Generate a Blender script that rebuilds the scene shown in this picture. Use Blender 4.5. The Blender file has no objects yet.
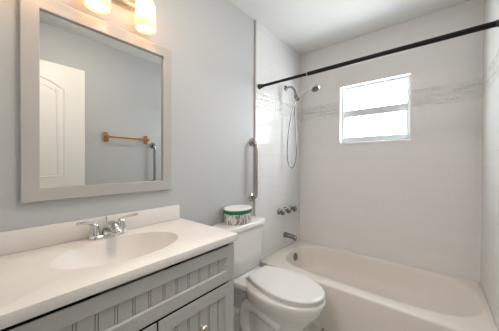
import bpy, bmesh, math
from mathutils import Vector, Matrix
PI = math.pi
S = bpy.context.scene
COL = S.collection

# ------------------------------------------------------------------ camera
def make_camera():
    yaw, pitch, roll = math.radians(39.6), math.radians(0.5), math.radians(-0.24)
    c, s = math.cos, math.sin
    F = Vector((-s(yaw)*c(pitch), c(yaw)*c(pitch), -s(pitch)))
    R = Vector((c(yaw), s(yaw), 0)); D = F.cross(R)
    R2 = c(roll)*R + s(roll)*D; D2 = -s(roll)*R + c(roll)*D
    cd = bpy.data.cameras.new('camera'); cam = bpy.data.objects.new('camera', cd); COL.objects.link(cam)
    m = Matrix((R2, -D2, -F)).transposed().to_4x4(); m.translation = Vector((1.25, 0, 1.22))
    cam.matrix_world = m
    cd.sensor_width = 36; cd.lens = 227/499*36; cd.clip_start = 0.02
    S.camera = cam
make_camera()

# ------------------------------------------------------------------ world, light, exposure
W_STRENGTH = 28
HALL_POWER = 17.0
LAMP_STRENGTH = 50.0
CEIL_POWER = 31.0
S.view_settings.view_transform = 'Standard'; S.view_settings.look = 'None'
S.view_settings.gamma = 1; S.view_settings.use_curve_mapping = False
S.view_settings.exposure = 0.0
wd = bpy.data.worlds.new('sky'); S.world = wd; wd.use_nodes = True
wd.node_tree.nodes['Background'].inputs[0].default_value = (0.89, 0.96, 1.0, 1)
wd.node_tree.nodes['Background'].inputs[1].default_value = W_STRENGTH
def portal():
    l = bpy.data.lights.new('window_portal', 'AREA'); l.shape = 'RECTANGLE'; l.size = 0.6; l.size_y = 0.6
    l.cycles.is_portal = True
    o = bpy.data.objects.new('window_portal', l); COL.objects.link(o)
    o.location = (0.763, 2.56, 1.72); o.rotation_euler = (-PI/2, 0, 0)
portal()
def hall_fill():  # unseen lamp added in the hall to brighten the room through the doorway
    l = bpy.data.lights.new('hall_fill_light', 'AREA'); l.shape = 'DISK'; l.size = 0.5
    l.energy = HALL_POWER; l.color = (1.0, 0.96, 0.93)
    o = bpy.data.objects.new('hall_fill_light', l); COL.objects.link(o)
    o.location = (0.95, -0.85, 2.36); o.rotation_euler = (math.radians(28), 0, 0)
hall_fill()

# ------------------------------------------------------------------ materials
def mat(name, col, rough=0.5, metal=0.0, spec=0.5, coat=0.0):
    m = bpy.data.materials.new(name); m.use_nodes = True
    b = m.node_tree.nodes['Principled BSDF']
    b.inputs['Base Color'].default_value = (*col, 1); b.inputs['Roughness'].default_value = rough
    b.inputs['Metallic'].default_value = metal; b.inputs['Specular IOR Level'].default_value = spec
    b.inputs['Coat Weight'].default_value = coat
    return m
def nt(m): return m.node_tree.nodes, m.node_tree.links, m.node_tree.nodes['Principled BSDF']
def noise_look(m, scale, bump=0.0, var=0.0, dist=0.002):
    n, l, b = nt(m)
    tc = n.new('ShaderNodeTexCoord'); t = n.new('ShaderNodeTexNoise'); t.inputs['Scale'].default_value = scale
    t.inputs['Detail'].default_value = 4
    l.new(tc.outputs['Object'], t.inputs['Vector'])
    if bump:
        bp = n.new('ShaderNodeBump'); bp.inputs['Strength'].default_value = bump; bp.inputs['Distance'].default_value = dist
        l.new(t.outputs['Fac'], bp.inputs['Height']); l.new(bp.outputs['Normal'], b.inputs['Normal'])
    if var:
        c = b.inputs['Base Color'].default_value[:]
        r = n.new('ShaderNodeValToRGB')
        r.color_ramp.elements[0].position = .3; r.color_ramp.elements[1].position = .7
        r.color_ramp.elements[0].color = tuple(x*(1-var) for x in c[:3])+(1,)
        r.color_ramp.elements[1].color = tuple(min(1, x*(1+var)) for x in c[:3])+(1,)
        l.new(t.outputs['Fac'], r.inputs['Fac']); l.new(r.outputs['Color'], b.inputs['Base Color'])
    return m
def swizzle(n, l, ax, offset=(0, 0)):
    """object coordinates -> (u, v, 0) of the wall plane: ax 'x' uses (y,z), 'y' uses (x,z), 'z' uses (x,y)"""
    tc = n.new('ShaderNodeTexCoord'); sp = n.new('ShaderNodeSeparateXYZ'); cb = n.new('ShaderNodeCombineXYZ')
    l.new(tc.outputs['Object'], sp.inputs[0])
    a, b = {'x': ('Y', 'Z'), 'y': ('X', 'Z'), 'z': ('X', 'Y')}[ax]
    for k, (src, off) in enumerate(((a, offset[0]), (b, offset[1]))):
        ad = n.new('ShaderNodeMath'); ad.operation = 'ADD'; ad.inputs[1].default_value = off
        l.new(sp.outputs[src], ad.inputs[0]); l.new(ad.outputs[0], cb.inputs[k])
    return cb
def tile_mat(name, ax, col, grout, w, h, mortar, rough, off=(0, 0), bump=.35, stagger=.5, var=.03):
    m = mat(name, col, rough, 0, .32 if ax != 'x' else .1); n, l, b = nt(m)
    v = swizzle(n, l, ax, off)
    t = n.new('ShaderNodeTexBrick'); t.offset = stagger; t.squash = 1
    t.inputs['Scale'].default_value = 1; t.inputs['Brick Width'].default_value = w; t.inputs['Row Height'].default_value = h
    t.inputs['Mortar Size'].default_value = mortar; t.inputs['Mortar Smooth'].default_value = .3
    t.inputs['Color1'].default_value = (*[c*(1-var) for c in col], 1); t.inputs['Color2'].default_value = (*[min(1, c*(1+var)) for c in col], 1)
    t.inputs['Mortar'].default_value = (*grout, 1)
    l.new(v.outputs[0], t.inputs['Vector']); l.new(t.outputs['Color'], b.inputs['Base Color'])
    bp = n.new('ShaderNodeBump'); bp.invert = True; bp.inputs['Strength'].default_value = bump; bp.inputs['Distance'].default_value = .001
    l.new(t.outputs['Fac'], bp.inputs['Height']); l.new(bp.outputs['Normal'], b.inputs['Normal'])
    return m
def marble_mat(name, ax):
    m = mat(name, (.7, .69, .66), .2); n, l, b = nt(m)
    v = swizzle(n, l, ax)
    mp = n.new('ShaderNodeMapping'); mp.inputs['Scale'].default_value = (3.2, 20, 1); mp.inputs['Rotation'].default_value = (0, 0, .03)
    l.new(v.outputs[0], mp.inputs['Vector'])
    t = n.new('ShaderNodeTexNoise'); t.inputs['Scale'].default_value = 1.6; t.inputs['Detail'].default_value = 7; t.inputs['Distortion'].default_value = .7
    l.new(mp.outputs[0], t.inputs['Vector'])
    r = n.new('ShaderNodeValToRGB'); e = r.color_ramp.elements
    e[0].position = .34; e[0].color = (.55, .545, .525, 1); e[1].position = .60; e[1].color = (.76, .745, .72, 1)
    x = e.new(.46); x.color = (.70, .69, .665, 1)
    l.new(t.outputs['Fac'], r.inputs['Fac'])
    # embossed petal mosaic: joints between small polished pieces
    vo = n.new('ShaderNodeTexVoronoi'); vo.feature = 'DISTANCE_TO_EDGE'; vo.inputs['Scale'].default_value = 24; vo.inputs['Randomness'].default_value = .35
    l.new(v.outputs[0], vo.inputs['Vector'])
    st = n.new('ShaderNodeMath'); st.operation = 'LESS_THAN'; st.inputs[1].default_value = .05
    l.new(vo.outputs['Distance'], st.inputs[0])
    mx = n.new('ShaderNodeMix'); mx.data_type = 'RGBA'; mx.inputs['B'].default_value = (.72, .71, .685, 1)
    l.new(st.outputs[0], mx.inputs['Factor']); l.new(r.outputs['Color'], mx.inputs['A']); l.new(mx.outputs['Result'], b.inputs['Base Color'])
    bp = n.new('ShaderNodeBump'); bp.inputs['Strength'].default_value = .8; bp.inputs['Distance'].default_value = .008
    l.new(vo.outputs['Distance'], bp.inputs['Height']); l.new(bp.outputs['Normal'], b.inputs['Normal'])
    return m
M = {}
M['paint'] = noise_look(mat('grey wall paint', (.52, .535, .545), .55), 160, .25, 0, .0012)
M['ceiling'] = noise_look(mat('white ceiling paint', (.77, .77, .755), .8), 120, .35, 0, .0015)
M['white_paint'] = mat('white trim paint', (.82, .80, .77), .35)
M['trim_edge'] = mat('beige tile edge', (.55, .50, .44), .35)
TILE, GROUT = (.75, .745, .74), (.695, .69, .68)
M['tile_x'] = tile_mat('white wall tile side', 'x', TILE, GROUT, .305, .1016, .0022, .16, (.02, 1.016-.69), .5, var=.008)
M['tile_y'] = tile_mat('white wall tile back', 'y', (.80, .78, .77), (.76, .74, .727), .305, .1016, .0018, .2, (.05, 1.016-.69), .4, var=.01)  # same tile, lightened in colour as no window light falls here
M['marble_x'] = marble_mat('marble mosaic side', 'x'); M['marble_y'] = marble_mat('marble mosaic back', 'y')
M['floor'] = tile_mat('floor tile', 'z', (.62, .60, .57), (.10, .09, .085), .305, .305, .005, .35, (.0, .05), .4, 0, .04)
M['hall'] = mat('hall wall paint', (.30, .30, .30), .7)
M['cabinet'] = noise_look(mat('grey cabinet paint', (.46, .457, .44), .42), 30, 0, .02)
M['gap_shade'] = mat('cabinet gap shade', (.03, .03, .03), .8)  # near-black colour stands in for the shade in the cabinet gaps
M['frame'] = mat('grey mirror frame paint', (.46, .45, .435), .42)
M['counter'] = noise_look(mat('cultured marble', (.775, .75, .725), .35, 0, .25, 0), 5, 0, .02)
M['porcelain'] = mat('white porcelain', (.79, .775, .755), .12, 0, .5, .3)
M['lid'] = mat('white plastic seat', (.72, .715, .705), .3)
M['tub'] = mat('white enamel tub', (.76, .71, .65), .32, 0, .4, .1)
M['chrome'] = mat('chrome', (.72, .72, .72), .10, 1)
M['steel'] = mat('brushed steel', (.50, .455, .415), .2, 1)
M['dim_chrome'] = mat('darkened chrome', (.27, .265, .255), .2, 1)  # chrome with dim reflections put into a darker base colour
M['nickel'] = mat('brushed nickel', (.62, .55, .46), .3, 1)
M['black'] = mat('black rod metal', (.012, .011, .011), .5, 0, .2)
M['white_plastic'] = mat('white plastic ring', (.55, .55, .55), .4)
M['rubber'] = mat('dark rubber', (.03, .03, .03), .5)
M['mirror'] = mat('mirror silver', (.76, .77, .755), .005, 1)
M['vinyl'] = mat('white window vinyl', (.60, .63, .65), .45)
M['green'] = mat('green ribbon band', (.012, .16, .07), .4)
M['tin_lid'] = mat('white box lid', (.78, .78, .76), .4)
def wood_mat():
    m = mat('honey oak', (.5, .24, .07), .35); n, l, b = nt(m)
    tc = n.new('ShaderNodeTexCoord'); mp = n.new('ShaderNodeMapping'); mp.inputs['Scale'].default_value = (60, 6, 60)
    t = n.new('ShaderNodeTexNoise'); t.inputs['Scale'].default_value = 1.5; t.inputs['Detail'].default_value = 5
    r = n.new('ShaderNodeValToRGB'); r.color_ramp.elements[0].color = (.33, .13, .022, 1); r.color_ramp.elements[1].color = (.52, .25, .065, 1)
    r.color_ramp.elements[0].position = .35; r.color_ramp.elements[1].position = .65
    l.new(tc.outputs['Object'], mp.inputs[0]); l.new(mp.outputs[0], t.inputs['Vector']); l.new(t.outputs['Fac'], r.inputs[0]); l.new(r.outputs[0], b.inputs['Base Color'])
    return m
M['wood'] = wood_mat()
def glass_mat():
    m = bpy.data.materials.new('window glass'); m.use_nodes = True; n = m.node_tree.nodes; l = m.node_tree.links
    n.clear(); o = n.new('ShaderNodeOutputMaterial'); mx = n.new('ShaderNodeMixShader'); mx.inputs[0].default_value = .05
    a = n.new('ShaderNodeBsdfTransparent'); g = n.new('ShaderNodeBsdfGlossy'); g.inputs['Roughness'].default_value = .02
    l.new(a.outputs[0], mx.inputs[1]); l.new(g.outputs[0], mx.inputs[2]); l.new(mx.outputs[0], o.inputs[0])
    return m
M['glass'] = glass_mat()
def shade_mat():
    m = bpy.data.materials.new('frosted glass shade'); m.use_nodes = True; n = m.node_tree.nodes; l = m.node_tree.links
    n.clear(); o = n.new('ShaderNodeOutputMaterial'); mx = n.new('ShaderNodeMixShader'); mx.inputs[0].default_value = .35
    a = n.new('ShaderNodeBsdfTranslucent'); a.inputs[0].default_value = (.85, .80, .72, 1)
    g = n.new('ShaderNodeBsdfDiffuse'); g.inputs[0].default_value = (.85, .82, .78, 1)
    l.new(a.outputs[0], mx.inputs[1]); l.new(g.outputs[0], mx.inputs[2]); l.new(mx.outputs[0], o.inputs[0])
    return m
M['shade'] = shade_mat()
def emit_mat(name, col, st):
    m = bpy.data.materials.new(name); m.use_nodes = True; n = m.node_tree.nodes; l = m.node_tree.links
    n.clear(); o = n.new('ShaderNodeOutputMaterial'); e = n.new('ShaderNodeEmission')
    e.inputs[0].default_value = (*col, 1); e.inputs[1].default_value = st; l.new(e.outputs[0], o.inputs[0]); return m
M['dome'] = emit_mat('added ceiling fill glow', (1, .88, .74), CEIL_POWER)  # glow of the overhead lamp added out of view
M['bulb'] = emit_mat('lit bulb', (1, .57, .30), LAMP_STRENGTH)
def tin_mat():
    """white tin printed with upright grey-green and pink leaf shapes"""
    m = mat('printed leaf pattern', (.8, .8, .78), .45); n, l, b = nt(m)
    tc = n.new('ShaderNodeTexCoord'); sp = n.new('ShaderNodeSeparateXYZ'); l.new(tc.outputs['Object'], sp.inputs[0])
    at = n.new('ShaderNodeMath'); at.operation = 'ARCTAN2'; l.new(sp.outputs['Y'], at.inputs[0]); l.new(sp.outputs['X'], at.inputs[1])
    cb = n.new('ShaderNodeCombineXYZ'); l.new(at.outputs[0], cb.inputs[0]); l.new(sp.outputs['Z'], cb.inputs[1])
    mp = n.new('ShaderNodeMapping'); mp.inputs['Scale'].default_value = (4.2, 11, 1); l.new(cb.outputs[0], mp.inputs[0])
    v = n.new('ShaderNodeTexVoronoi'); v.inputs['Scale'].default_value = 2.4; l.new(mp.outputs[0], v.inputs['Vector'])
    r = n.new('ShaderNodeValToRGB'); e = r.color_ramp.elements; r.color_ramp.interpolation = 'LINEAR'
    e[0].position = .30; e[0].color = (.16, .20, .17, 1); e[1].position = .58; e[1].color = (.72, .72, .70, 1)
    l.new(v.outputs['Distance'], r.inputs[0])
    t = n.new('ShaderNodeTexNoise'); t.inputs['Scale'].default_value = 1.3; l.new(mp.outputs[0], t.inputs['Vector'])
    r2 = n.new('ShaderNodeValToRGB'); r2.color_ramp.elements[0].position = .5; r2.color_ramp.elements[1].position = .58
    r2.color_ramp.elements[0].color = (1, 1, 1, 1); r2.color_ramp.elements[1].color = (.97, .80, .81, 1)
    l.new(t.outputs['Fac'], r2.inputs[0])
    mx = n.new('ShaderNodeMix'); mx.data_type = 'RGBA'; mx.blend_type = 'MULTIPLY'; mx.inputs['Factor'].default_value = 1
    l.new(r.outputs[0], mx.inputs['A']); l.new(r2.outputs[0], mx.inputs['B']); l.new(mx.outputs['Result'], b.inputs['Base Color'])
    return m
M['tin'] = tin_mat()

# ------------------------------------------------------------------ mesh helpers
def B(): return bmesh.new()
def obj(name, bm, m, parent=None, loc=None, smooth=True, sharp=35):
    bmesh.ops.recalc_face_normals(bm, faces=bm.faces)
    me = bpy.data.meshes.new(name); bm.to_mesh(me); bm.free()
    o = bpy.data.objects.new(name, me); COL.objects.link(o); me.materials.append(m)
    if smooth:
        for p in me.polygons: p.use_smooth = True
        me.set_sharp_from_angle(angle=math.radians(sharp))
    if loc: o.location = loc
    if parent: o.parent = parent
    return o
def thing(name, label, cat, loc=(0, 0, 0), group=None):
    o = bpy.data.objects.new(name, None); COL.objects.link(o); o.location = loc; o.empty_display_size = .1
    return tag(o, label, cat, group)
def tag(o, label, cat, group=None):
    o['label'] = label; o['category'] = cat
    if group: o['group'] = group
    return o
def struct(name, bm, m, parent=None, **k):
    o = obj(name, bm, m, parent, **k)
    if parent is None: o['kind'] = 'structure'
    return o
def box(bm, x0, x1, y0, y1, z0, z1, bev=0, seg=2):
    r = bmesh.ops.create_cube(bm, size=1)
    for v in r['verts']:
        v.co = Vector((x0+(v.co.x+.5)*(x1-x0), y0+(v.co.y+.5)*(y1-y0), z0+(v.co.z+.5)*(z1-z0)))
    if bev:
        ed = list({e for v in r['verts'] for e in v.link_edges})
        bmesh.ops.bevel(bm, geom=ed, offset=bev, segments=seg, affect='EDGES', profile=.5)
    return bm
def loft(bm, rings, cap0=True, cap1=True, closed=True, loop=False):
    vs = [[bm.verts.new(Vector(p)) for p in r] for r in rings]
    n = len(vs[0]); pairs = list(zip(vs, vs[1:]))
    if loop: pairs.append((vs[-1], vs[0]))
    for a, b in pairs:
        for i in range(n if closed else n-1):
            j = (i+1) % n
            bm.faces.new((a[i], a[j], b[j], b[i]))
    if not loop:
        if cap0: bm.faces.new(list(reversed(vs[0])))
        if cap1: bm.faces.new(vs[-1])
    return bm
def basis(d):
    d = Vector(d).normalized(); u = d.orthogonal().normalized(); return u, d.cross(u), d
def lathe(bm, prof, origin=(0, 0, 0), axis=(0, 0, 1), n=32, cap0=True, cap1=True, sx=1, sy=1):
    """prof: list of (radius, height along axis)"""
    if tuple(axis) == (0, 0, 1): u, v, d = Vector((1, 0, 0)), Vector((0, 1, 0)), Vector((0, 0, 1))
    else: u, v, d = basis(axis)
    o = Vector(origin)
    rings = [[o+u*(r*sx*math.cos(2*PI*i/n))+v*(r*sy*math.sin(2*PI*i/n))+d*h for i in range(n)] for r, h in prof]
    return loft(bm, rings, cap0, cap1)
def catmull(pts, k=8):
    P = [Vector(p) for p in pts]; P = [P[0]*2-P[1]]+P+[P[-1]*2-P[-2]]; out = []
    for i in range(1, len(P)-2):
        for j in range(k):
            t = j/k; a, b, c, d = P[i-1:i+3]
            out.append(.5*((2*b)+(c-a)*t+(2*a-5*b+4*c-d)*t*t+(3*b-a-3*c+d)*t**3))
    out.append(P[-2]); return out
def tube(bm, pts, rad, n=12, k=8, smooth=True, flat=1.0):
    path = catmull(pts, k) if smooth else [Vector(p) for p in pts]
    N = len(path); rads = rad if isinstance(rad, (list, tuple)) else [rad, rad]
    def R(t):
        f = t*(len(rads)-1); i = min(int(f), len(rads)-2); return rads[i]+(rads[i+1]-rads[i])*(f-i)
    tan = [(path[min(i+1, N-1)]-path[max(i-1, 0)]).normalized() for i in range(N)]
    u = tan[0].orthogonal().normalized(); rings = []
    for i in range(N):
        u = (u-tan[i]*u.dot(tan[i])).normalized(); v = tan[i].cross(u); r = R(i/(N-1))
        rings.append([path[i]+u*(r*math.cos(2*PI*q/n))+v*(r*flat*math.sin(2*PI*q/n)) for q in range(n)])
    return loft(bm, rings)
def frame(bm, a0, a1, b0, b1, prof, mp):
    """closed profile (inset, depth) carried round the rectangle; mp maps (a, b, depth) to a point"""
    rings = [[mp(a0+i, b0+i, d), mp(a1-i, b0+i, d), mp(a1-i, b1-i, d), mp(a0+i, b1-i, d)] for i, d in prof]
    return loft(bm, rings, loop=True)
def sweep_outline(bm, pts, prof, mp):
    """closed outline pts (a,b) with profile (offset inward, depth)"""
    n = len(pts); nor = []
    for i in range(n):
        p, q = Vector(pts[i-1]), Vector(pts[(i+1) % n]); t = (q-p).normalized(); nor.append(Vector((-t.y, t.x)))
    rings = [[mp(pts[i][0]+nor[i].x*o, pts[i][1]+nor[i].y*o, d) for i in range(n)] for o, d in prof]
    return loft(bm, rings, loop=True)
def sup(cx, cy, a, b, n, z, angs):
    out = []
    for t in angs:
        c, s = math.cos(t), math.sin(t)
        r = 1/((abs(c)/a)**n+(abs(s)/b)**n)**(1/n); out.append((cx+r*c, cy+r*s, z))
    return out
YZ = lambda a, b, d: Vector((d, a, b))
XZ = lambda a, b, d: Vector((a, d, b))

# ------------------------------------------------------------------ the room
W, YB, H = 1.52, 2.43, 2.48
YT = 1.585           # where the shower tile begins
T = .012             # tile thickness
Y0 = -.03            # rear wall (doorway side) inner face
B0, B1 = 1.715, 1.867
struct('floor', box(B(), -.1, W+.1, -1.7, YB+.15, -.05, 0), M['floor'], smooth=False)
struct('ceiling', box(B(), -.1, W+.1, -1.7, YB+.15, H, H+.05), M['ceiling'], smooth=False)
struct('wall_left', box(B(), -.1, 0, Y0-.1, YB+.15, 0, H), M['paint'], smooth=False)
struct('wall_right', box(B(), W, W+.1, Y0-.1, YB+.15, 0, H), M['paint'], smooth=False)
WX0, WX1, WZ0, WZ1 = .457, 1.072, 1.42, 2.022
bm = B()
for a in ((0, WX0, 0, H), (WX1, W, 0, H), (WX0, WX1, 0, WZ0), (WX0, WX1, WZ1, H)): box(bm, a[0], a[1], YB+T, YB+.15, a[2], a[3])
struct('wall_back', bm, M['paint'], smooth=False)
# tile skins: below the band, the band, above the band
def wall_tile(nm, rects, lo, m):
    bm = B()
    for a in rects: box(bm, *a)
    o = struct(nm, bm, m, smooth=False); return o
for nm, x0, x1 in (('left', 0, T), ('right', W-T, W)):
    wall_tile('wall_%s_tile' % nm, [(x0, x1, YT, YB+T, 0, B0), (x0, x1, YT, YB+T, B1, H)], 0, M['tile_x'])
    wall_tile('trim_%s_band' % nm, [(x0, x1, YT, YB+T, B0, B1)], 0, M['marble_x'])
    struct('trim_%s_edge' % nm, box(B(), x0 if nm == 'left' else x0-.001, x1+.001 if nm == 'left' else x1, YT-.012, YT, 0, H, .003), M['trim_edge'])
wall_tile('wall_back_tile', [(T, W-T, YB, YB+T, 0, WZ0), (T, WX0, YB, YB+T, WZ0, B0), (WX1, W-T, YB, YB+T, WZ0, B0),
                             (T, WX0, YB, YB+T, B1, WZ1), (WX1, W-T, YB, YB+T, B1, WZ1), (T, W-T, YB, YB+T, WZ1, H)], 0, M['tile_y'])
wall_tile('trim_back_band', [(T, WX0, YB, YB+T, B0, B1), (WX1, W-T, YB, YB+T, B0, B1)], 0, M['marble_y'])
# rear wall with the doorway the photograph is taken from, and the hall beyond
DX0, DX1, DZ = .62, 1.475, 2.13
bm = B()
for a in ((0, DX0, 0, H), (DX1, W, 0, H), (DX0, DX1, DZ, H)): box(bm, a[0], a[1], Y0-.1, Y0, a[2], a[3])
struct('wall_rear', bm, M['paint'], smooth=False)
bm = B()
box(bm, -.1, 0, -1.7, Y0-.1, 0, H); box(bm, W, W+.1, -1.7, Y0-.1, 0, H); box(bm, -.1, W+.1, -1.8, -1.7, -.05, H+.05)
struct('wall_hall', bm, M['hall'], smooth=False)  # unseen hall added for the lighting, dark so metal reflects dimly
struct('baseboard_left', box(B(), 0, .012, .825, YT-.012, 0, .09, .003), M['white_paint'])
struct('baseboard_right', box(B(), W-.012, W, .75, YT-.012, 0, .09, .003), M['white_paint'])

# window: white reveal, two sashes, bright sky behind
win = bpy.data.objects.new('window_1', None); COL.objects.link(win); win['kind'] = 'structure'
win.location = ((WX0+WX1)/2, YB, WZ0)
bm = B(); P = lambda a, b, d: Vector((a-win.location.x, d-YB, b-WZ0))
frame(bm, WX0, WX1, WZ0, WZ1, [(0, YB-.004), (.008, YB-.004), (.008, YB+.15), (0, YB+.15)], P)
obj('reveal', bm, M['white_paint'], win, smooth=False)
bm = B(); frame(bm, WX0+.009, WX1-.009, WZ0+.009, WZ1-.009, [(0, YB+.048), (.022, YB+.048), (.022, YB+.12), (0, YB+.12)], P)
obj('window_frame', bm, M['vinyl'], win, smooth=False)
for nm, z0, z1, d, top in (('upper_sash', 1.735, WZ1-.031, YB+.085, .010), ('lower_sash', WZ0+.031, 1.776, YB+.058, .070)):
    bm = B(); x0, x1 = WX0+.031, WX1-.031; q = P(x0, z0, d); e = P(x1, z1, d+.024)
    bot = .046 if nm == 'lower_sash' else .030; sd = .010
    for a in ((q.x, q.x+sd, q.z, e.z), (e.x-sd, e.x, q.z, e.z), (q.x+sd, e.x-sd, q.z, q.z+bot), (q.x+sd, e.x-sd, e.z-top, e.z)):
        box(bm, a[0], a[1], q.y, e.y, a[2], a[3], .0015)
    s = obj(nm, bm, M['vinyl'], win, smooth=False)
    bm = B(); box(bm, q.x+sd, e.x-sd, q.y+.010, q.y+.014, q.z+bot, e.z-top)
    obj('pane', bm, M['glass'], s, smooth=False)
bm = B(); box(bm, WX0+.009-win.location.x, WX1-.009-win.location.x, .002, .056, .0085, .020, .003)
obj('window_sill', bm, M['white_paint'], win)

# open white door folded back against the right wall (seen in the mirror)
door = bpy.data.objects.new('door_1', None); COL.objects.link(door); door['kind'] = 'structure'; door.location = (1.455, 0, 0)
bm = B(); box(bm, -.015, .02, -.025, .688, .012, 2.118, .002)
def arch(y0, y1, z0, z1, rise):
    p = [(y0, z0), (y1, z0), (y1, z1)]
    for i in range(1, 12):
        t = i/12; p.append((y1+(y0-y1)*t, z1+rise*math.sin(PI*t)**1.0))
    p.append((y0, z1)); return p
for o_ in (arch(.10, .54, 1.09, 1.90, .09), [(.10, .22), (.54, .22), (.54, .96), (.10, .96)]):
    sweep_outline(bm, o_, [(0, -.0145), (.005, -.018), (.016, -.018), (.024, -.0145)], YZ)
    sweep_outline(bm, o_, [(.045, -.0145), (.07, -.017), (.073, -.0145)], YZ)
obj('door_panel', bm, M['white_paint'], door, sharp=25)
bm = B()
for z in (.25, 1.06, 1.88):
    obj('hinge', box(B(), .0, .02, -.0295, -.0255, z, z+.09), M['steel'], door, smooth=False)
bm = B(); lathe(bm, [(.03, 0), (.03, .006), (.012, .012), (.012, .035), (.024, .042), (.026, .055), (.018, .063), (.001, .065)], (-.0155, .635, .95), (-1, 0, 0), 24)
obj('door_handle', bm, M['nickel'], door)

# ------------------------------------------------------------------ bathtub
def tub():
    t = thing('bathtub', 'white built-in alcove bathtub with a plain straight apron, below the window', 'bathtub', (.012, 1.645, 0))
    X0, X1, TY0, TY1, ZR = .013, W-.013, 1.645, YB-.001, .333
    cx, cy, a, b = (X0+X1)/2, (TY0+TY1)/2, (X1-X0)/2, (TY1-TY0)/2
    N = 160; angs = sorted([2*PI*i/N for i in range(N)]+[s+math.atan2(b, a)*k for s, k in ((0, 1), (PI, -1), (PI, 1), (2*PI, -1))])
    O = lambda i, z: sup(cx, cy, a-i, b-i, 90, z, angs)
    ix0, ix1, iy0, iy1 = .115, 1.462, 1.740, 2.390
    icx, icy, ia, ib = (ix0+ix1)/2, (iy0+iy1)/2, (ix1-ix0)/2, (iy1-iy0)/2
    I = lambda dl, dr, dy, z, n=3.4: sup(icx+(dl-dr)/2, icy, ia-(dl+dr)/2, ib-dy, n, z, angs)
    rings = [O(0, 0), O(0, .05), O(.0, ZR-.016), O(.003, ZR-.006), O(.010, ZR-.001), O(.018, ZR),
             I(-.012, -.012, -.012, ZR, 3.6), I(-.004, -.004, -.004, ZR-.003), I(.003, .003, .003, ZR-.011), I(.008, .012, .008, ZR-.03),
             I(.022, .06, .022, .25), I(.04, .13, .04, .17), I(.06, .20, .06, .115, 3.2), I(.09, .26, .10, .085, 3), I(.16, .34, .17, .075, 2.6), I(.5, .6, .27, .072, 2.2)]
    off = Vector(t.location); rings = [[Vector(p)-off for p in r] for r in rings]
    obj('tub_shell', loft(B(), rings, cap0=False), M['tub'], t, sharp=50)
    bm = B(); lathe(bm, [(.037, 0), (.037, .004), (.03, .010), (.012, .013), (.011, .011), (.001, .011)], Vector((.139, 2.085, .268))-off, (1, 0, .16), 28)
    lathe(bm, [(.006, 0), (.006, .006), (.001, .008)], Vector((.152, 2.085, .281))-off, (1, 0, .16), 10)
    obj('overflow_plate', bm, M['dim_chrome'], t)
    bm = B()
    for a in ((.0125, .03, 1.665, YB-.0005), (W-.03, W-.0125, 1.665, YB-.0005), (.03, W-.03, YB-.016, YB-.0005)): box(bm, a[0], a[1], a[2], a[3], .318, .3345, .003)
    bmesh.ops.translate(bm, verts=bm.verts, vec=-off); obj('caulk_bead', bm, M['tub'], t)
    bm = B(); lathe(bm, [(.034, 0), (.034, .003), (.024, .004), (.022, .001), (.001, .001)], Vector((.32, 2.065, .0762))-off, (0, 0, 1), 24)
    obj('drain', bm, M['chrome'], t)
tub()

# ------------------------------------------------------------------ vanity cabinet
def vanity():
    VX, VY0, VY1, VZ = .466, -.012, .824, .8445
    t = thing('vanity_cabinet', 'grey painted vanity cabinet with beadboard drawer front and doors, under the white countertop', 'cabinet', (.25, .4, 0))
    off = Vector(t.location)
    def part(n, bm, m, par=t, **k):
        bmesh.ops.translate(bm, verts=bm.verts, vec=-off); return obj(n, bm, m, par, **k)
    bm = B(); box(bm, .012, VX-.02, VY0+.018, VY1-.018, .10, .12)
    box(bm, .012, .03, VY0+.018, VY1-.018, .12, .70); box(bm, VX-.02, VX-.0195, VY0+.02, VY1-.02, .12, .8)  # thin front sheet coloured as shade behind the door gaps
    box(bm, .03, VX-.06, VY0+.018, VY1-.018, 0, .10)
    part('carcass', bm, M['gap_shade'], smooth=False)
    for y0, y1 in ((VY0, VY0+.018), (VY1-.018, VY1)):
        bm = B(); box(bm, .012, VX-.019, y0, y1, 0, VZ-.002, .001); part('side_panel', bm, M['cabinet'], smooth=False)
    bm = B(); fx0, fx1 = VX-.019, VX
    box(bm, fx0, fx1, VY0, VY0+.035, 0, VZ-.002); box(bm, fx0, fx1, VY1-.035, VY1, 0, VZ-.002)
    box(bm, fx0, fx1, VY0+.035, VY1-.035, .78, .805); box(bm, fx0, fx1, VY0+.035, VY1-.035, .09, .12)
    part('face_frame', bm, M['cabinet'], smooth=False)
    def bead(y0, y1, z0, z1, xb, par):
        # upright beaded boards: pairs of grooves with a round bead between
        pts = [(y0, xb)]; g = .379-.053*8
        while g < y1-.012:
            if g > y0+.004:
                pts += [(g-.0015, xb), (g-.0004, xb-.0055), (g+.0006, xb-.0055), (g+.0016, xb-.0004), (g+.0064, xb-.0004), (g+.0074, xb-.0055), (g+.0084, xb-.0055), (g+.0095, xb)]
            g += .0535
        pts.append((y1, xb))
        bm = B(); ring = pts+[(y1, xb-.010), (y0, xb-.010)]
        loft(bm, [[(x, y, z) for y, x in ring] for z in (z0, z1)])
        part('beadboard_panel', bm, M['cabinet'], par, sharp=20)
    def panel(name, y0, y1, z0, z1, w):
        bm = B(); x0, x1 = VX+.001, VX+.021
        frame(bm, y0, y1, z0, z1, [(.013, x0), (0, x1-.004), (0, x1-.001), (.001, x1), (w-.004, x1), (w-.001, x1-.003), (w, x1-.007), (w, x0)], YZ)
        d = part(name, bm, M['cabinet'], smooth=False)
        bead(y0+w-.001, y1-w+.001, z0+w-.001, z1-w+.001, x1-.007, d)
        return d
    panel('drawer_front', .013, .806, .661, .829, .052)
    for y0, y1, ky in ((.013, .4095, .21), (.4165, .806, .613)):
        d = panel('door', y0, y1, .105, .651, .056)
        bm = B(); lathe(bm, [(.009, 0), (.008, .004), (.006, .010), (.007, .014), (.0145, .019), (.016, .024), (.0135, .029), (.006, .032), (.0005, .0325)], (VX+.0135, ky, .522), (1, 0, 0), 24)
        part('knob', bm, M['nickel'], d)
vanity()

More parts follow.
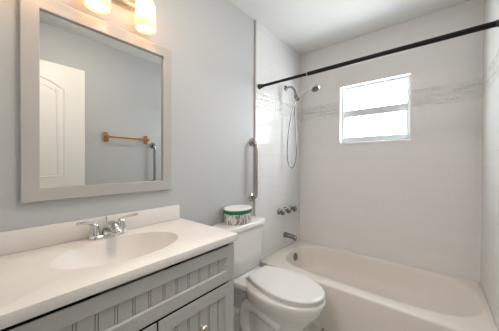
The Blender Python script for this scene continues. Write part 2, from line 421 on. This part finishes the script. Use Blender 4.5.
# ------------------------------------------------------------------ countertop with moulded basin
def countertop():
    t = thing('countertop', 'off-white countertop with moulded oval basin and backsplash, on the grey cabinet', 'countertop', (.25, .4, .843))
    off = Vector(t.location)
    X0, X1, Y0_, Y1_, Z0, Z1 = .003, .497, -.022, .826, .843, .876
    cx, cy, a, b = (X0+X1)/2, (Y0_+Y1_)/2, (X1-X0)/2, (Y1_-Y0_)/2
    N = 120; angs = sorted([2*PI*i/N for i in range(N)]+[s+math.atan2(b, a)*k for s, k in ((0, 1), (PI, -1), (PI, 1), (2*PI, -1))])
    O = lambda i, z: sup(cx, cy, a-i, b-i, 120, z, angs)
    E = lambda f, z, sh=0: sup(.256+sh, .393, .150*f, .232*f, 2.1, z, angs)
    rings = [E(1.04, Z0), O(.012, Z0), O(.001, Z0), O(0, Z0+.003), O(0, Z1-.0035), O(.001, Z1-.001), O(.0035, Z1), E(1.03, Z1), E(1.0, Z1-.001), E(.985, Z1-.006), E(.955, Z1-.02),
             E(.88, Z1-.05), E(.76, Z1-.085), E(.6, Z1-.108), E(.4, Z1-.122), E(.2, Z1-.128), E(.10, Z1-.129)]
    bm = B(); loft(bm, [[Vector(p)-off for p in r] for r in rings], cap0=False)
    # closed underside of the bowl
    under = [E(1.04, Z0), E(1.02, Z1-.07), E(.88, Z1-.105), E(.6, Z1-.13), E(.1, Z1-.145)]
    loft(bm, [[Vector(p)-off for p in r] for r in under], cap0=False)
    obj('counter_slab', bm, M['counter'], t, sharp=40)
    bm = B(); box(bm, .003, .022, Y0_, .808, Z1, .962, .004); bmesh.ops.translate(bm, verts=bm.verts, vec=-off)
    obj('backsplash', bm, M['counter'], t)
    bm = B(); lathe(bm, [(.023, 0), (.023, .003), (.016, .005), (.014, .003), (.0005, .004)], Vector((.256, .393, Z1-.1285))-off, n=24)
    obj('basin_drain', bm, M['chrome'], t)
countertop()

# ------------------------------------------------------------------ faucet
def faucet():
    t = thing('sink_faucet', 'chrome two-handle faucet standing behind the oval basin', 'faucet', (.065, .397, .8768))
    def cyl(prof, o, ax=(0, 0, 1), n=24): return lathe(B(), prof, o, ax, n)
    bm = B(); A = [2*PI*i/40 for i in range(40)]
    loft(bm, [sup(0, 0, .028-i, .080-i, 3.2, z, A) for i, z in ((0, 0), (0, .009), (.003, .014), (.008, .017))])
    obj('base_plate', bm, M['chrome'], t)
    bm = B(); tube(bm, [(-.004, 0, .012), (.000, 0, .034), (.022, 0, .052), (.06, 0, .056), (.098, 0, .046), (.112, 0, .034)], [.024, .024, .020, .0165, .0145, .0125], 18, 6, flat=1.35)
    obj('spout', bm, M['chrome'], t)
    for s in (-1, 1):
        bm = B(); lathe(bm, [(.0235, .010), (.0225, .022), (.0185, .048), (.0165, .060), (.0150, .068), (.009, .074), (.0005, .076)], (0, s*.056, 0), n=24)
        h = obj('handle', bm, M['chrome'], t)
        bm = B(); tube(bm, [(0, s*.050, .066), (.003, s*.066, .073), (.010, s*.092, .080), (.014, s*.116, .083), (.015, s*.128, .082)], [.011, .0105, .009, .0095, .006], 12, 5, flat=.65)
        obj('lever', bm, M['chrome'], h)
    bm = B(); tube(bm, [(-.022, 0, .012), (-.022, 0, .078)], .0026, 8, smooth=False)
    lathe(bm, [(.0005, .076), (.006, .079), (.0065, .084), (.004, .089), (.0005, .090)], (-.022, 0, 0), n=12)
    obj('lift_rod', bm, M['chrome'], t)
faucet()

# ------------------------------------------------------------------ mirror
def mirror():
    t = thing('wall_mirror', 'rectangular mirror in a wide flat grey frame, hung over the vanity', 'mirror', (0, .431, 1.063))
    off = Vector(t.location); P = lambda a, b, d: Vector((d, a, b))-off
    bm = B(); y0, y1, z0, z1 = .110, .752, 1.063, 1.892
    frame(bm, y0, y1, z0, z1, [(0, .001), (0, .022), (.003, .025), (.0535, .025), (.0555, .0235), (.0555, .0135), (.040, .0135), (.040, .001)], P)
    obj('mirror_frame', bm, M['frame'], t, smooth=False)
    bm = B(); box(bm, .0065, .0125, y0+.043-off.y, y1-.043-off.y, z0+.043-off.z, z1-.043-off.z)
    obj('mirror_glass', bm, M['mirror'], t, smooth=False)
mirror()

# ------------------------------------------------------------------ overhead lamp added out of view to brighten the room
def ceiling_fill():
    t = thing('ceiling_fill_light', 'added unseen round flush fill light with a milky diffuser, above the middle of the room', 'fill light', (.80, .58, H))
    bm = B(); lathe(bm, [(.19, -.0005), (.19, -.03), (.175, -.032)], cap1=True, n=40); obj('base_ring', bm, M['nickel'], t)
    bm = B(); lathe(bm, [(.173, -.0325), (.17, -.05), (.14, -.075), (.08, -.09), (.0005, -.094)], n=40); obj('diffuser', bm, M['dome'], t)
ceiling_fill()

# ------------------------------------------------------------------ vanity light: bar with three frosted shades
def vanity_light():
    t = thing('vanity_light', 'three-lamp wall light with lit frosted glass shades, above the mirror', 'wall light', (0, .353, 2.05))
    A = [2*PI*i/32 for i in range(32)]
    bm = B(); box(bm, .0005, .018, -.06, .06, -.035, .075, .006); obj('backplate', bm, M['nickel'], t)
    bm = B(); box(bm, .018, .036, -.28, .28, -.024, .006, .005); obj('crossbar', bm, M['nickel'], t)
    for y in (-.217, 0, .217):
        bm = B(); tube(bm, [(.038, y, .012), (.046, y, .030), (.060, y, .040), (.070, y, .036), (.071, y, .022)], .008, 12)
        lathe(bm, [(.010, .045), (.026, .042), (.03, .030), (.03, .012), (.02, .010)], (.071, y, -.002), n=24)
        arm = obj('lamp_arm', bm, M['nickel'], t)
        bm = B(); lathe(bm, [(.020, .012), (.040, .008), (.0465, -.006), (.0485, -.07), (.0505, -.133), (.0480, -.133), (.0460, -.07), (.0440, -.008), (.038, .005), (.020, .008)], (.071, y, .0), n=40, cap0=False, cap1=False)
        obj('lamp_shade', bm, M['shade'], arm)
        bm = B(); lathe(bm, [(.0005, -.100), (.014, -.097), (.024, -.086), (.0275, -.071), (.025, -.055), (.016, -.036), (.013, -.02), (.013, .008)], (.071, y, 0), n=24)
        obj('bulb', bm, M['bulb'], arm)
vanity_light()

# ------------------------------------------------------------------ toilet
def toilet():
    CY = 1.277
    t = thing('toilet', 'white two-piece toilet with closed lid, between the vanity and the bathtub', 'toilet', (0, CY, 0))
    A = [2*PI*i/64 for i in range(64)]
    def egg(x0, x1, hw, z, back=.62, n=2.25):
        xm = x0+(x1-x0)*.46; out = []
        for q in A:
            c, s = math.cos(q), math.sin(q)
            a = (x1-xm) if c > 0 else (xm-x0)
            nn = 2.05 if c > 0 else n
            r = 1/((abs(c)/a)**nn+(abs(s)/hw)**nn)**(1/nn)
            out.append((xm+r*c, r*s, z))
        return out
    bm = B()
    loft(bm, [egg(.16, .62, .115, .0, n=4), egg(.16, .62, .115, .03, n=4), egg(.17, .60, .098, .09, n=4), egg(.18, .60, .090, .16, n=3.5), egg(.20, .64, .095, .22, n=3),
              egg(.21, .695, .130, .29, n=2.5), egg(.215, .738, .165, .345, n=2.4), egg(.22, .752, .181, .385, n=2.4), egg(.22, .757, .183, .405, n=2.4), egg(.225, .750, .178, .413, n=2.4)])
    # deck that carries the tank
    loft(bm, [sup(.17, 0, .10, .06, 4, .16, A), sup(.165, 0, .115, .07, 4, .30, A), sup(.160, 0, .135, .115, 5, .352, A), sup(.158, 0, .146, .150, 5, .372, A), sup(.16, 0, .148, .155, 5, .405, A), sup(.16, 0, .143, .150, 5, .412, A)])
    for s in (-1, 1):   # trapway bulging through the side of the pedestal
        tube(bm, [(.50, s*.055, .20), (.40, s*.075, .25), (.31, s*.08, .27), (.24, s*.078, .22), (.23, s*.078, .12), (.27, s*.075, .05), (.36, s*.07, .03)], [.045, .05, .05, .048, .046, .046, .04], 14, 6)
    obj('bowl', bm, M['porcelain'], t, sharp=60)
    for s in (-1, 1):
        bm = B(); lathe(bm, [(.016, 0), (.016, .012), (.012, .02), (.0005, .023)], (.36, s*.105, .028), n=16); obj('bolt_cap', bm, M['lid'], t)
    def lid_outline(i, z):
        pts = []
        prof = [(0, .098), (.01, .106), (.08, .136), (.16, .158), (.24, .168), (.30, .166), (.36, .153), (.42, .127), (.455, .099), (.480, .068), (.494, .036)]
        x0 = .250
        for x, h in prof: pts.append((x0+x, h))
        pts.append((x0+.500, 0))
        pts += [(x0+x, -h) for x, h in reversed(prof)]
        pts.append((x0-.001, 0)); c = .5
        L = len(pts); out = []
        P_ = [Vector((p[0], p[1], 0)) for p in pts]
        for k in range(L):
            tv = (P_[(k+1) % L]-P_[k-1]).normalized(); nv = Vector((-tv.y, tv.x, 0)); d = Vector((c, 0, 0))-P_[k]
            if nv.dot(d) < 0: nv = -nv
            q = P_[k]+nv*i; out.append((q.x, q.y+(.75-q.x)*.045, z))
        return out
    shrink = lambda f, z: [(.49+(x-.49)*f, y*f, z) for x, y, _ in lid_outline(.002, z)]
    bm = B(); loft(bm, [lid_outline(.006, .4135), lid_outline(.001, .417), lid_outline(.001, .426), lid_outline(.005, .430)]); obj('seat', bm, M['lid'], t, sharp=50)
    bm = B(); loft(bm, [lid_outline(.003, .4325), lid_outline(-.003, .436), lid_outline(-.003, .444), lid_outline(.002, .449), shrink(.93, .4513), shrink(.75, .4522), shrink(.4, .4526)]); obj('lid', bm, M['lid'], t, sharp=50)
    for s in (-1, 1):
        bm = B(); box(bm, .225, .256, s*.07-.014, s*.07+.014, .412, .436, .006); obj('hinge', bm, M['lid'], t)
    bm = B(); R = lambda x0, x1, h, z, n=9: sup((x0+x1)/2, 0, (x1-x0)/2, h, n, z, A)
    loft(bm, [R(.03, .165, .165, .4125), R(.022, .178, .178, .43), R(.018, .186, .184, .55), R(.015, .193, .197, .70), R(.015, .194, .199, .7415)])
    obj('tank', bm, M['porcelain'], t, sharp=45)
    bm = B(); loft(bm, [R(.014, .196, .202, .742, 10), R(.009, .206, .213, .748, 10), R(.009, .207, .214, .773, 10), R(.012, .203, .210, .779, 10), R(.02, .195, .202, .7815, 10)])
    obj('tank_lid', bm, M['porcelain'], t, sharp=45)
toilet()

# round tin box on the tank
def tin():
    t = thing('keepsake_box', 'round white box with leafy print and green-banded lid, on the toilet tank', 'box', (.100, 1.256, .7818))
    A = [2*PI*i/56 for i in range(56)]; R = lambda f, z: sup(0, 0, .092*f, .117*f, 2.1, z, A)
    obj('box_body', loft(B(), [R(.965, .0), R(.98, .002), R(.985, .05), R(.985, .075)]), M['tin'], t, sharp=50)
    obj('ribbon_band', loft(B(), [R(.986, .0755), R(1.006, .0755), R(1.010, .077), R(1.010, .099), R(1.003, .1005), R(.986, .1005)], cap0=False, cap1=False), M['green'], t, sharp=50)
    obj('box_lid', loft(B(), [R(.97, .0755), R(.98, .076), R(.985, .1008), R(1.004, .101), R(1.004, .106), R(.985, .1095), R(.9, .1115), R(.5, .1135)]), M['tin_lid'], t, sharp=50)
tin()

# ------------------------------------------------------------------ grab bars
def grab_bar(label, x, y, z0, z1, s, group=None):
    t = thing('grab_bar', label, 'grab bar', (x, y, z0), group); L = z1-z0; d = .052
    pts = [(.004*s, 0, 0), (.02*s, 0, 0), (d*s*.75, 0, .004), (d*s*.96, 0, .016), (d*s, 0, .04)]
    top = [(a, b, L-c) for a, b, c in reversed(pts)]
    mid = [(d*s, 0, .04+(L-.08)*i/6) for i in range(1, 6)]
    bm = B(); tube(bm, pts+mid+top, .0155, 16, 5); obj('bar', bm, M['steel'], t)
    for z in (0, L):
        bm = B(); lathe(bm, [(.036, 0), (.036, .004), (.032, .008), (.02, .011), (.0165, .014)], (s*.0005, 0, z), (s, 0, 0), 28, cap1=False); obj('flange', bm, M['steel'], t)
grab_bar('vertical stainless grab bar on the grey wall above the toilet tank, beside the tile edge', 0, 1.537, .926, 1.405, 1)
grab_bar('stainless grab bar on the right-hand wall, seen only as a reflection in the mirror', W, 1.415, .97, 1.44, -1)

# wooden towel bar on the right wall
def towel_bar():
    t = thing('towel_bar', 'honey-coloured wooden towel bar on the grey wall, reflected in the mirror', 'towel bar', (W, 1.11, 1.50))
    for y in (-.215, .215):
        bm = B(); box(bm, -.014, -.0005, y-.022, y+.022, -.05, .05, .005); box(bm, -.075, -.012, y-.016, y+.016, -.018, .018, .006)
        obj('bracket', bm, M['wood'], t)
    bm = B(); tube(bm, [(-.055, -.21, 0), (-.055, .21, 0)], .0095, 14, smooth=False); obj('rod', bm, M['wood'], t)
towel_bar()

# ------------------------------------------------------------------ shower curtain rod
def curtain_rod():
    y, z = 1.625, 1.908
    t = thing('curtain_rod', 'black tension shower curtain rod spanning the room above the tub', 'curtain rod', (T, y, z)); L = W-2*T
    def seg(n, a, b, r, m): 
        bm = B(); lathe(bm, [(r, a), (r, b)], (0, 0, 0), (1, 0, 0), 20); obj(n, bm, m, t)
    seg('inner_tube', .03, .468, .0115, M['black']); seg('outer_tube', .468, L-.03, .0145, M['black']); seg('collar', .463, .468, .0146, M['white_plastic'])
    for a, s in ((0, 1), (L, -1)):
        bm = B(); lathe(bm, [(.022, .0005), (.023, .006), (.020, .014), (.0165, .034), (.0160, .045)], (a, 0, 0), (s, 0, 0), 24); obj('end_cap', bm, M['rubber'], t)
curtain_rod()

# ------------------------------------------------------------------ shower set
def shower():
    y = 2.085
    t = thing('hand_shower', 'chrome hand shower with a looping hose on a bent wall arm', 'shower', (T, y, 2.012))
    bm = B(); lathe(bm, [(.030, .0005), (.030, .006), (.024, .014), (.012, .018)], (0, 0, 0), (1, 0, 0), 24); obj('flange', bm, M['dim_chrome'], t)
    bm = B(); tube(bm, [(.008, 0, 0), (.045, 0, .004), (.08, 0, -.008), (.108, 0, -.045), (.120, 0, -.092)], .0105, 14); obj('shower_arm', bm, M['dim_chrome'], t)
    bm = B(); lathe(bm, [(.013, -.024), (.018, -.017), (.018, .012), (.014, .02)], (.124, 0, -.112), (.2, 0, -.98), 18)
    lathe(bm, [(.016, -.018), (.019, -.009), (.019, .009), (.016, .018)], (.140, 0, -.134), (.88, 0, .36), 18); obj('holder', bm, M['dim_chrome'], t)
    hs = B(); tube(hs, [(.108, 0, -.158), (.140, 0, -.134), (.185, 0, -.104), (.235, 0, -.074), (.275, 0, -.060), (.305, 0, -.058)], [.0085, .0115, .0115, .0105, .013, .018], 14, 6)
    h = obj('handset', hs, M['chrome'], t)
    bm = B(); d = Vector((.40, -.35, -.85)).normalized(); hc = Vector((.325, 0, -.066))
    lathe(bm, [(.010, -.026), (.024, -.022), (.039, -.008), (.043, .0), (.043, .008), (.039, .012), (.0005, .013)], hc, d, 28); hd = obj('spray_head', bm, M['chrome'], h)
    bm = B(); u, v, d = basis(d)
    lathe(bm, [(.030, .0132), (.030, .0145), (.0005, .015)], hc, d, 24)
    for r, n in ((.024, 12), (.014, 8), (.0, 1)):
        for i in range(n):
            c = hc+u*r*math.cos(2*PI*i/n)+v*r*math.sin(2*PI*i/n); lathe(bm, [(.0025, .014), (.0018, .018)], c, d, 6)
    obj('spray_face', bm, M['dim_chrome'], hd)
    bm = B(); tube(bm, [(.124, .0, -.134), (.112, -.006, -.18), (.075, -.02, -.32), (.052, -.028, -.50), (.040, -.028, -.66), (.048, -.018, -.78), (.080, .0, -.838), (.112, .012, -.78), (.122, .016, -.66), (.116, .014, -.45), (.108, .004, -.27), (.107, .0, -.157)], .0048, 10, 8)
    obj('hose', bm, M['dim_chrome'], t)
shower()

# tub valve set: three cross handles
def valves():
    y0 = 2.085
    t = thing('tub_valve', 'three-handle chrome tub valve on the tiled wall over the spout', 'valve', (T, y0, .732))
    for dy in (-.118, 0, .118):
        bm = B(); lathe(bm, [(.030, .0005), (.030, .005), (.020, .022), (.013, .026), (.013, .034)], (0, dy, 0), (1, 0, 0), 24); e = obj('escutcheon', bm, M['dim_chrome'], t)
        bm = B(); lathe(bm, [(.014, .030), (.024, .036), (.0285, .046), (.0275, .060), (.018, .070), (.0005, .073)], (0, dy, 0), (1, 0, 0), 20)
        for k in range(4):
            q = PI/4+k*PI/2; c, s = math.cos(q), math.sin(q)
            tube(bm, [(.05, dy+c*.010, s*.010), (.051, dy+c*.022, s*.022), (.051, dy+c*.033, s*.033)], [.011, .0105, .009], 10, 4)
        obj('cross_handle', bm, M['dim_chrome'], e)
valves()
def spout():
    t = thing('tub_spout', 'short steel tub spout on the tiled wall above the tub rim', 'spout', (T, 2.085, .468))
    bm = B(); tube(bm, [(.0015, 0, .003), (.03, 0, .003), (.07, 0, .001), (.110, 0, -.005), (.138, 0, -.013)], [.027, .026, .024, .022, .018], 20, 6); obj('spout_body', bm, M['dim_chrome'], t)
    bm = B(); lathe(bm, [(.031, .0005), (.031, .004), (.027, .007)], (0, 0, .003), (1, 0, 0), 24); obj('flange', bm, M['dim_chrome'], t)
    bm = B(); lathe(bm, [(.013, -.034), (.013, -.012)], (.118, 0, 0), (0, 0, 1), 16); obj('outlet', bm, M['dim_chrome'], t)
spout()
